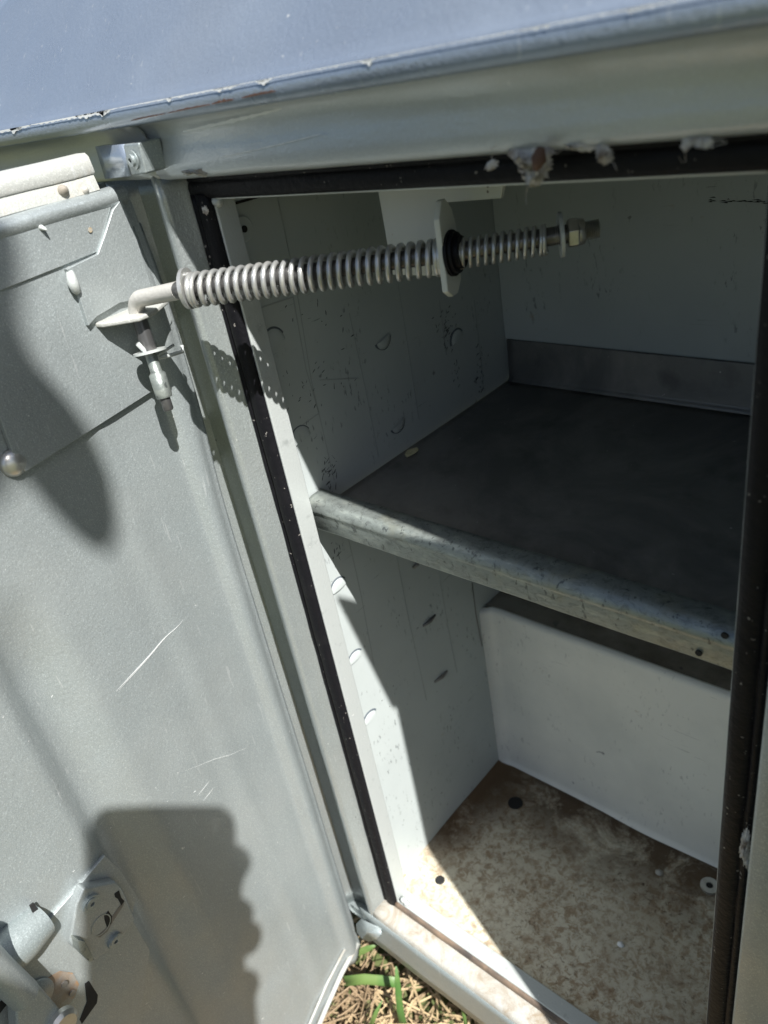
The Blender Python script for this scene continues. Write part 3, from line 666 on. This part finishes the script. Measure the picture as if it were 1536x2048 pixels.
# plates
def plate(px, off, th, mat, name, parent=None, bev=0.0015, **kw):
    b = B(); b.prism([onD(u, v, off) for u, v in px], DN*-th); return dr(b.build(name, mat, parent or door, bevel=bev, **kw))
pp = plate([(-260, 690), (0, 582), (128, 531), (197, 503), (207, 470), (222, 416), (240, 392), (200, 402), (0, 462), (-260, 545)], 0.021, .012, M['door'], 'corner_plate')
plate([(0, 836), (26, 905), (52, 944), (306, 782), (322, 700), (345, 640), (320, 560), (262, 400), (236, 398), (-200, 560), (-300, 760)], 0.016, .013, M['door'], 'upper_sheet')
brp = plate([(133, 538), (196, 508), (210, 470), (226, 420), (243, 398), (262, 440), (300, 560), (306, 592), (240, 606), (193, 634), (178, 652), (158, 590), (150, 562)], 0.027, .016, M['door'], 'stay_plate')
# bent tab of the stay plate: horizontal tongue with a hole for the hook
zt_ = onD(200, 636, .03).z
tb = B()
t0 = onD(186, 640, .02); t1 = onD(262, 588, .02); zz = (ZH-.024)
tabpx = [(184, 646), (192, 630), (258, 600), (322, 592), (334, 599), (306, 622), (276, 634), (205, 646)]
tb.prism([onZ(u, v, zz) for u, v in tabpx], (0, 0, -.010)); dr(tb.build('stay_tab', M['dusty'], brp, bevel=.003)); 
lip = B(); lip.tube([onZ(188, 646, zz-.006), onZ(184, 654, zz-.02), onZ(180, 662, zz-.05)], .006, 8); dr(lip.build('tab_bend', M['dusty'], brp, smooth=True))
# rubber nubs and rivet
def blob(name, p, ax, r, l, mat, parent, n=14):
    ax = Vector(ax).normalized(); p = Vector(p)
    b = B(); b.tube([p-ax*.002, p+ax*l*.3, p+ax*l*.6, p+ax*l*.85, p+ax*l], [r, r*.95, r*.8, r*.5, r*.1], n); return dr(b.build(name, mat, parent, smooth=True))
blob('bumper_stop', onD(124, 384, 0.0), DN+Vector((0, -.3, .3)), .012, .022, M['caulk'], door)
blob('bumper_stop', onD(168, 384, 0.0), DN+Vector((0, -.3, .3)), .009, .018, M['caulk'], door)
blob('bumper_stop', onD(68, 448, 0.008), DN+Vector((0, .2, -.5)), .006, .030, M['flange'], door)
b = B(); b.tube([onD(138, 536, .016), onD(142, 552, .026), onD(146, 566, .030), onD(152, 580, .028), onD(155, 586, .02)], [.005, .009, .011, .009, .005], 12); dr(b.build('weld_bead', M['flange'], door, smooth=True))
blob('rivet', onD(26, 925, 0.002), DN, .028, .020, M['nut'], door, 24)
# rust spots on the painted plate
for (u, v, r) in ((245, 577, .0055), (108, 492, .004), (180, 460, .005), (210, 535, .0035), (264, 800, .003)):
    b = B(); b.disc(onD(u, v, .0225 if u > 130 and v < 640 and u < 300 else .0105), DN, r, .0008, 9); dr(b.build('rust_spot', M['rusttan'], door))
# long scratch and small nicks in the paint
b = B(); 
def scr(u0, v0, u1, v1, w, off=.0046):
    n = 14; A, C_ = [], []
    for i in range(n+1):
        t = i/n; u = u0+(u1-u0)*t; v = v0+(v1-v0)*t; a_, z_ = dco(u, v); p = dpt(a_, z_, doff(a_, z_)+off); ww = w*math.sin(math.pi*min(max(t, .04), .96))**.5*(.7+.5*noise.noise(Vector((i, u0, 0))))
        A.append(p+DUP*ww/2); C_.append(p-DUP*ww/2)
    b.grid([A, C_])
scr(229, 1381, 363, 1238, .003); scr(235, 1378, 330, 1275, .002); scr(393, 1590, 418, 1560, .002); scr(368, 1540, 490, 1495, .0012); scr(405, 1600, 425, 1575, .002); scr(270, 770, 300, 735, .002)
rnd = random.Random(3)
for _ in range(70):
    u = rnd.uniform(20, 640); v = rnd.uniform(1400, 2040); 
    if u > 250+(v-1300)*.5: continue
    l = rnd.uniform(1.5, 7); a = rnd.uniform(.6, 1.2); scr(u, v, u+l*math.cos(a), v-l*math.sin(a), rnd.uniform(.0008, .0025))
dr(b.build('paint_scratches', M['chip'], door))['kind'] = 'stuff'

# latch group at the lower left
lp = plate([(210, 1711), (240, 1738), (275, 1792), (262, 1835), (300, 1900), (280, 2048), (240, 2200), (-120, 2200), (-120, 2110), (20, 1955), (95, 1845), (150, 1782)], 0.012, .010, M['door'], 'latch_mount')
lk = plate([(168, 1776), (232, 1763), (246, 1778), (272, 1838), (236, 1888), (190, 1922), (150, 1898), (140, 1882), (152, 1810)], 0.036, .028, M['door'], 'latch_body', bev=.006, seg=3)
def dring(u, v, off, ro, ri, h, mat, name, par):
    b = B(); b.ring(onD(u, v, off), DN, ro, ri, h); b.ring(onD(u, v, off+h*.6), DN, ro*.62, ri, h*.7); o = dr(b.build(name, mat, par, auto=40))
    b = B(); b.disc(onD(u, v, off), DN, ri*1.02, .003); dr(b.build('rivet_bore', M['gap'], par)); return o
dring(182, 1806, .036, .022, .0055, .008, M['paint'], 'rivet', lk); dring(229, 1881, .036, .020, .0055, .008, M['paint'], 'rivet', lk)
def dark(px, off, name='slot', par=None, mat='gap', th=.0015):
    b = B(); b.prism([onD(u, v, off) for u, v in px], DN*-th); return dr(b.build(name, M[mat], par or lk))
dark([(229, 1788), (238, 1781), (243, 1796), (249, 1802), (243, 1811), (236, 1798), (231, 1795)], .0372, 'slot', lk)
dark([(209, 1832), (217, 1822), (224, 1832), (223, 1846), (215, 1856), (210, 1842)], .0372, 'slot', lk)
dark([(223, 1835), (244, 1805), (249, 1802), (247, 1811), (227, 1842), (215, 1863), (200, 1875), (188, 1873), (198, 1869), (211, 1858)], .0368, 'keyway', lk, 'shelf')
b = B(); b.ring(onD(202, 1850, .0362), DN, .026, .0235, .0012); dr(b.build('stamped_ring', M['paint'], lk))
plate([(155, 1880), (170, 1882), (190, 1920), (180, 1925), (160, 1905)], .060, .03, M['zinc'], 'latch_pawl', lk, bev=.002)
# lock cylinder housing, handle shaft and rusty boss
b = B(); b.tube([onD(84, 1836, .012), onD(40, 1880, .018), onD(-20, 1935, .02), onD(-90, 2000, .02)], [.040, .048, .052, .055], 20); dr(b.build('latch_housing', M['paint'], door, auto=50))
dark([(60, 1812), (68, 1806), (84, 1830), (99, 1852), (90, 1864), (80, 1845), (66, 1826)], .0225, 'cutout', lp, 'gap', .004)
b = B(); b.tube([onD(-60, 1880, .085), onD(-10, 1935, .085), onD(48, 1990, .085)], .031, 20); dr(b.build('latch_shaft', M['door'], door, auto=50))
plate([(30, 2000), (55, 1972), (75, 1966), (130, 2030), (150, 2080), (40, 2130)], .075, .04, M['door'], 'latch_arm', bev=.006)
b = B(); b.prism([onD(u, v, .0135) for u, v in ((92, 1958), (120, 1942), (146, 1946), (158, 1968), (150, 1994), (136, 2012), (126, 2030), (110, 2010), (96, 1988))], DN*-.003); dr(b.build('rust_stain', M['rustpaint'], lp)); b = B(); b.disc(onD(70, 1996, .014), DN, .044, .006, 30, bev=.003); dr(b.build('latch_boss', M['door'], lp, auto=50))
b = B(); b.disc(onD(128, 1968, .0205), DN, .008, .003, 20); b.disc(onD(144, 1986, .0165), DN, .008, .003, 20); dr(b.build('rust_hole', M['shelf'], lp))
dark([(170, 1968), (178, 1962), (196, 1990), (194, 2006), (164, 2048), (160, 2040), (174, 2004)], .0135, 'cutout', lp)
dark([(-10, 2010), (22, 1990), (24, 1996), (-10, 2040)], .0135, 'cutout', lp)
b = B(); b.disc(onD(122, 2042, .075), DN, .034, .020, 26, bev=.008); dr(b.build('pivot_bolt', M['nut'], door, auto=40))

# ------------------------------------------------------------------ clip on the head rail
cy = -0.118
P = lambda u, v, y=cy: onY(u, v, y)
b = B()
b.prism([P(244, 289), P(276, 285), P(292, 348), P(262, 352)], (0, 0.048, 0))
clip = b.build('door_catch', M['paint'], body, bevel=.004)
rows = []
for t in range(7):
    a = t/6; u0, v0, u1, v1 = 190+54*a, 293-4*a, 210+52*a, 358-6*a; yy = cy+.030*(1-math.sin(a*math.pi/2))
    rows.append([P(u0, v0, yy), P(u1, v1, yy)])
b = B(); b.grid(rows); b.build('catch_cheek', M['fender'], clip, auto=60, solid=.02, off=-1)
b = B(); q = P(267, 320, cy-.001); b.ring(q, (0, -1, 0), .0165, .0045, .003); b.ring(q+Vector((0, -.002, 0)), (0, -1, 0), .0105, .0045, .006); b.build('rivet', M['paint'], clip, auto=40)
b = B(); b.disc(q, (0, -1, 0), .0046, .004); b.build('rivet_bore', M['gap'], clip)
b = B(); b.box(-3, -.42, -.075, -.05, 2.285, 2.303); b.build('body_moulding', M['fender'], body, bevel=.005)
# reflected sunlight painted as pale streaks on the head rail
b = B()
for (u0, v0, u1, v1, w) in ((366, 263, 562, 217, .006), (440, 314, 640, 268, .0016)):
    n = 30; A, C_ = [], []
    for i in range(n+1):
        t = i/n; u = u0+(u1-u0)*t; v = v0+(v1-v0)*t+2*math.sin(t*3); p = onY(u, v, -0.0762); ww = w*math.sin(math.pi*min(max(t, .03), .97))**.4*(.6+.7*abs(noise.noise(Vector((i*.7, 3, 1))))*1.5)
        A.append(p+Vector((0, 0, ww/2))); C_.append(p-Vector((0, 0, ww/2)))
    b.grid([A, C_])
b.build('sun_streak', M['chip'], body, solid=.0006)

# ------------------------------------------------------------------ nests, webs, scraps
def tuft(label, pts, r, nfib, seed, mat='web', cat='spider web', name='spider_web', base_y=-.062):
    """a rag of silk: matted lumpy sheet plus loose fibres; pts are sight lines on the plane y=base_y"""
    rnd = random.Random(seed); root = thing(name, label, cat, onY(*pts[0], base_y)); L0 = onY(*pts[0], base_y)
    poly = [onY(u, v, base_y) for u, v in pts]; c = sum(poly, Vector())/len(poly); b = B(); K_ = 7; rows = []
    npt = 72; ring = []; nfib = int(nfib*.05)
    for i in range(npt):
        t = i/npt*len(poly); k = int(t); f = t-k; q = poly[k % len(poly)].lerp(poly[(k+1) % len(poly)], f)
        q = q+(q-c)*(.42*noise.noise(Vector((i*.55, seed, 2)))+.30*noise.noise(Vector((i*1.7, seed, 5)))); ring.append(q)
    for k in range(K_+1):
        f = k/K_; rows.append([c.lerp(q, f)+Vector((0, -r*(1-f**1.6)*(1+1.1*noise.noise(q*26+Vector((k*.5, 0, seed)))), r*.45*noise.noise(q*40+Vector((0, k*.6, seed+4))))) for i, q in enumerate(ring)])
    b.grid(rows, close_c=True); sub(b.build('matted_silk', M[mat], root, smooth=True), L0)
    b = B()
    for _ in range(nfib):
        q = rnd.choice(ring); p = q+Vector((rnd.gauss(0, .004), rnd.gauss(-.004, .004), rnd.gauss(0, .004))); d = (q-c).normalized()*rnd.uniform(.01, .03)+Vector((rnd.gauss(0, .008), rnd.gauss(0, .006), rnd.gauss(-.003, .008)))
        k1 = Vector((rnd.gauss(0, .006), rnd.gauss(0, .004), rnd.gauss(0, .006))); b.tube([p, p+d*.4+k1, p+d*.7+k1*.4, p+d*.6-k1], [.0004, .00035, .0003, .0002], 4, False)
    sub(b.build('loose_fibres', M[mat], root), L0); root
    return root
bigweb = tuft('ragged white cobweb with a hole hanging from the top seal', [(1008, 290), (1040, 286), (1095, 284), (1108, 294), (1104, 330), (1096, 352), (1082, 366), (1068, 374), (1050, 356), (1032, 325)], .022, 90, 1)
b = B(); q = onY(1078, 318, -.088); b.tube([q+Vector((-.006, 0, -.012)), q+Vector((0, 0, 0)), q+Vector((.004, 0, .012))], [.004, .010, .005], 10); sub(b.build('web_hollow', M['rust'], bigweb, smooth=True), Vector(bigweb.location))
tuft('curled brown wisp of web just left of the big cobweb', [(975, 325), (985, 318), (997, 322), (992, 336), (978, 344), (970, 338)], .004, 30, 2)
tuft('dirty brown clot of web along the top seal right of the big cobweb', [(1115, 286), (1150, 282), (1196, 280), (1192, 298), (1165, 306), (1135, 300)], .010, 50, 3)
tuft('round pale grey egg sac hanging under the head rail', [(1192, 290), (1210, 285), (1224, 300), (1226, 322), (1214, 331), (1198, 328), (1192, 312)], .008, 20, 4)
tuft('tan wisps of web at the right end of the top seal', [(1362, 284), (1375, 272), (1400, 272), (1432, 280), (1420, 300), (1400, 296), (1385, 288), (1368, 306)], .006, 50, 5)
tuft('crumpled grey scrap of paper tucked in the top left corner of the opening', [(352, 338), (390, 336), (418, 334), (420, 346), (412, 353), (395, 349), (372, 350)], .008, 6, 6, 'caulk', 'paper scrap', 'paper_scrap', -.068)
tuft('torn whitish cocoon stuck to the right hand seal', [(1484, 1668), (1494, 1655), (1500, 1668), (1500, 1700), (1497, 1738), (1488, 1728), (1478, 1706)], .008, 26, 7, base_y=-.05)
tuft('tiny curl of web near the top of the left seal', [(403, 414), (412, 412), (418, 422), (414, 430), (406, 426)], .003, 12, 8, base_y=-.026)

# ------------------------------------------------------------------ straw and grass under the sill
rnd = random.Random(11)
b = B()
def blade(b, p, d, l, w, sag, n=5, flat=True):
    d = d.normalized(); s_ = d.cross(Vector((0, 0, 1)))
    s_ = s_.normalized() if s_.length > .01 else Vector((1, 0, 0)); L, R = [], []
    for i in range(n+1):
        t = i/n; q = p+d*l*t+Vector((0, 0, -sag*t*t)); ww = w*(1-t**2.5)*.5+.0004; L.append(q-s_*ww); R.append(q+s_*ww)
    mid = [a.lerp(c, .5)+Vector((0, 0, -w*.22)) for a, c in zip(L, R)]
    b.grid([L, mid, R])
for _ in range(6500):
    x = rnd.uniform(-1.3, 1.6); y = rnd.uniform(-1.4, .5)
    if y > 0.0 and rnd.random() < .5: continue
    z = GZ+rnd.uniform(0, .17); a = rnd.uniform(0, 6.28); el = rnd.gauss(0, .18)
    blade(b, Vector((x, y, z)), Vector((math.cos(a), math.sin(a), el)), rnd.uniform(.12, .42), rnd.uniform(.004, .010), rnd.uniform(-.02, .05), 3)
o = b.build('straw_litter', M['straw'], solid=.0015); o['kind'] = 'stuff'; o['label'] = 'dry cut straw lying on the ground under the sill'
b = B()
for _ in range(1500):
    x = rnd.uniform(-2.5, 3.5); y = rnd.uniform(-3.2, .4)
    if -0.55 < x < 1.2 and -.9 < y < .3 and rnd.random() < .86: continue
    a = rnd.uniform(0, 6.28); blade(b, Vector((x, y, GZ)), Vector((math.cos(a)*.5, math.sin(a)*.5, 1)), rnd.uniform(.18, .42), rnd.uniform(.014, .03), rnd.uniform(.0, .12), 5)
o = b.build('grass', M['grass'], solid=.001); o['kind'] = 'stuff'; o['label'] = 'green grass growing through the straw'
for k, (pts, w, lab) in enumerate((([(672, 1928, -.62), (700, 1912, -.52), (735, 1897, -.46), (756, 1889, -.44)], .035, 'short wide green blade beside the corner of the door'),
        ([(812, 2075, -.70), (800, 2020, -.52), (795, 1965, -.38), (792, 1932, -.32)], .026, 'upright green blade in the middle of the straw'),
        ([(935, 2075, -.5), (928, 2030, -.36), (920, 1990, -.26), (912, 1966, -.20)], .012, 'thin green blade rising in front of the sill'),
        ([(690, 1962, -.62), (730, 1958, -.60), (775, 1962, -.60), (800, 1966, -.60)], .05, 'flat pale green leaf lying across the straw'),
        ([(738, 2060, -.6), (752, 2025, -.52), (765, 2000, -.46)], .018, 'short bent green blade low between door and sill'))):
    P_ = [onZ(*q) for q in pts]; b = B(); L, R = [], []
    for i, q in enumerate(P_):
        d = (P_[min(i+1, len(P_)-1)]-P_[max(i-1, 0)]).normalized(); s_ = d.cross(CF).normalized(); t = i/(len(P_)-1); ww = w*(1-.85*t**3)*.5
        if k == 3: ww = w*.42
        L.append(q-s_*ww); R.append(q+s_*ww)
    b.grid([L, [a.lerp(c, .5)+Vector((0, 0, -w*.2)) for a, c in zip(L, R)], R]); tag(b.build('grass_blade', M['grass'], None, smooth=True, solid=.002), lab, 'grass blade', 'green blades by the sill')

# ------------------------------------------------------------------ the photographer (their shadow falls on the door)
TC = 3.05                                              # how far up the sun's ray from the door
def up_sun(u, v, t): return onD(u, v) - SUN*t
phb = B(); px = []
for (cx, cy_, a0) in ((432, 1654, -90), (444, 2120, 0), (222, 2120, 90), (214, 1654, 180)):
    for i in range(5):
        a = math.radians(a0+90*i/4); px.append((cx+40*math.cos(a), cy_+44*math.sin(a)))
ptsP = [up_sun(u, v, TC) for u, v in px]
# flatten on one plane square to the view
c0 = up_sun(330, 1850, TC); pn = (CF+SUN*.6).normalized(); ptsP = [q - SUN*((q-c0).dot(pn)/SUN.dot(pn)) for q in ptsP]
phb.prism(ptsP, -CF*0.03); tag(phb.build('phone', M['phone'], None, bevel=.004), 'dark phone held up before the photographer, out of frame', 'phone')
man = thing('person', 'photographer in a blue shirt and tan cap added for its shadow, leaning in, out of frame', 'person', (3.2, -3.6, GZ))
ml = Vector((3.2, -3.6, GZ))
hd = up_sun(-620, 640, 5.0)
me = bpy.data.meshes.new('p'); 
hand = up_sun(420, 2080, TC+.10)
skel = [(Vector((3.25, -4.3, 2.2)), .60), (Vector((3.3, -4.1, 3.1)), .58), (Vector((3.2, -3.8, 4.1)), .60), (Vector((3.1, -3.2, 4.9)), .30), (up_sun(-800, 1150, 5.15), .20), (hd, .36), (hd+Vector((0, 0, .22)), .33),
        (Vector((2.95, -3.1, 4.0)), .28), (up_sun(-150, 2040, 4.2), .17), (up_sun(150, 2100, 3.55), .13), (hand+Vector((.06, -.0, -.10)), .13), (hand, .12),
        (Vector((2.75, -4.0, 1.2)), .34), (Vector((3.05, -4.1, .1)), .24), (Vector((3.15, -4.15, GZ+.14)), .17), (Vector((2.9, -4.7, 1.2)), .34), (Vector((3.2, -4.75, .1)), .24), (Vector((3.3, -4.8, GZ+.14)), .17), (Vector((2.8, -4.1, GZ+.1)), .13), (Vector((2.95, -4.75, GZ+.1)), .13)]
edges = [(0, 1), (1, 2), (2, 3), (3, 4), (4, 5), (5, 6), (2, 7), (7, 8), (8, 9), (9, 10), (10, 11), (0, 12), (12, 13), (13, 14), (0, 15), (15, 16), (16, 17), (14, 18), (17, 19)]
# fingers wrapped on the phone's right side
k0 = len(skel); fing = [((446, 1735), (494, 1706)), ((450, 1840), (500, 1812)), ((452, 1885), (510, 1872)), ((448, 1990), (506, 1966))]
for f in fing:
    pr_ = 11
    for j, (u, v) in enumerate(f):
        skel.append((up_sun(u, v, TC+.05-.01*j), .058)); edges.append((pr_, len(skel)-1)); pr_ = len(skel)-1
me.from_pydata([tuple(p-ml) for p, r in skel], edges, []); me.materials.append(M['cloth'])
mo = bpy.data.objects.new('figure', me); COL.objects.link(mo); mo.parent = man
sk = mo.modifiers.new('skin', 'SKIN'); 
for i, (p, r) in enumerate(skel): me.skin_vertices[0].data[i].radius = (r*S, r*S)
me.skin_vertices[0].data[0].use_root = True
mo.modifiers.new('sub', 'SUBSURF').levels = 2; mo.modifiers['sub'].render_levels = 2
# added cap; its peak is cut to the rounded shadow on the door
b = B(); cu = hd+Vector((0, 0, .12)); rows = []
for k in range(8):
    a = math.pi/2*k/7; rows.append([cu+Vector((math.cos(t)*.42*math.cos(a), math.sin(t)*.40*math.cos(a), .42*math.sin(a))) for t in [i*math.pi/12 for i in range(24)]])
b.grid(rows, close_c=True)
tip = up_sun(222, 1085, 5.0); m1 = up_sun(25, 770, 5.0); m2 = up_sun(25, 1000, 5.0)
def br_pt(u, v): return up_sun(u, v, 5.0)
brim_caster = [(-300, 400), (-60, 440), (30, 470), (52, 520), (55, 600), (50, 690), (80, 745), (140, 810), (190, 880), (225, 960), (238, 1040), (232, 1088), (212, 1108), (170, 1090), (110, 1030), (50, 960), (0, 900), (-80, 860), (-300, 860)]
b.prism([br_pt(*q) for q in brim_caster], SUN*-0.03); sub(b.build('cap', M['cap'], man, auto=50, solid=.02), ml)

# ------------------------------------------------------------------ drawing units to metres
bpy.context.view_layer.update()
for me in bpy.data.meshes: me.transform(Matrix.Scale(S, 4))
for o in bpy.data.objects:
    if o.type in {'MESH', 'EMPTY'}:
        o.location = o.location*S
        for md in o.modifiers:
            if md.type == 'SOLIDIFY': md.thickness *= S
            if md.type == 'BEVEL': md.width *= S
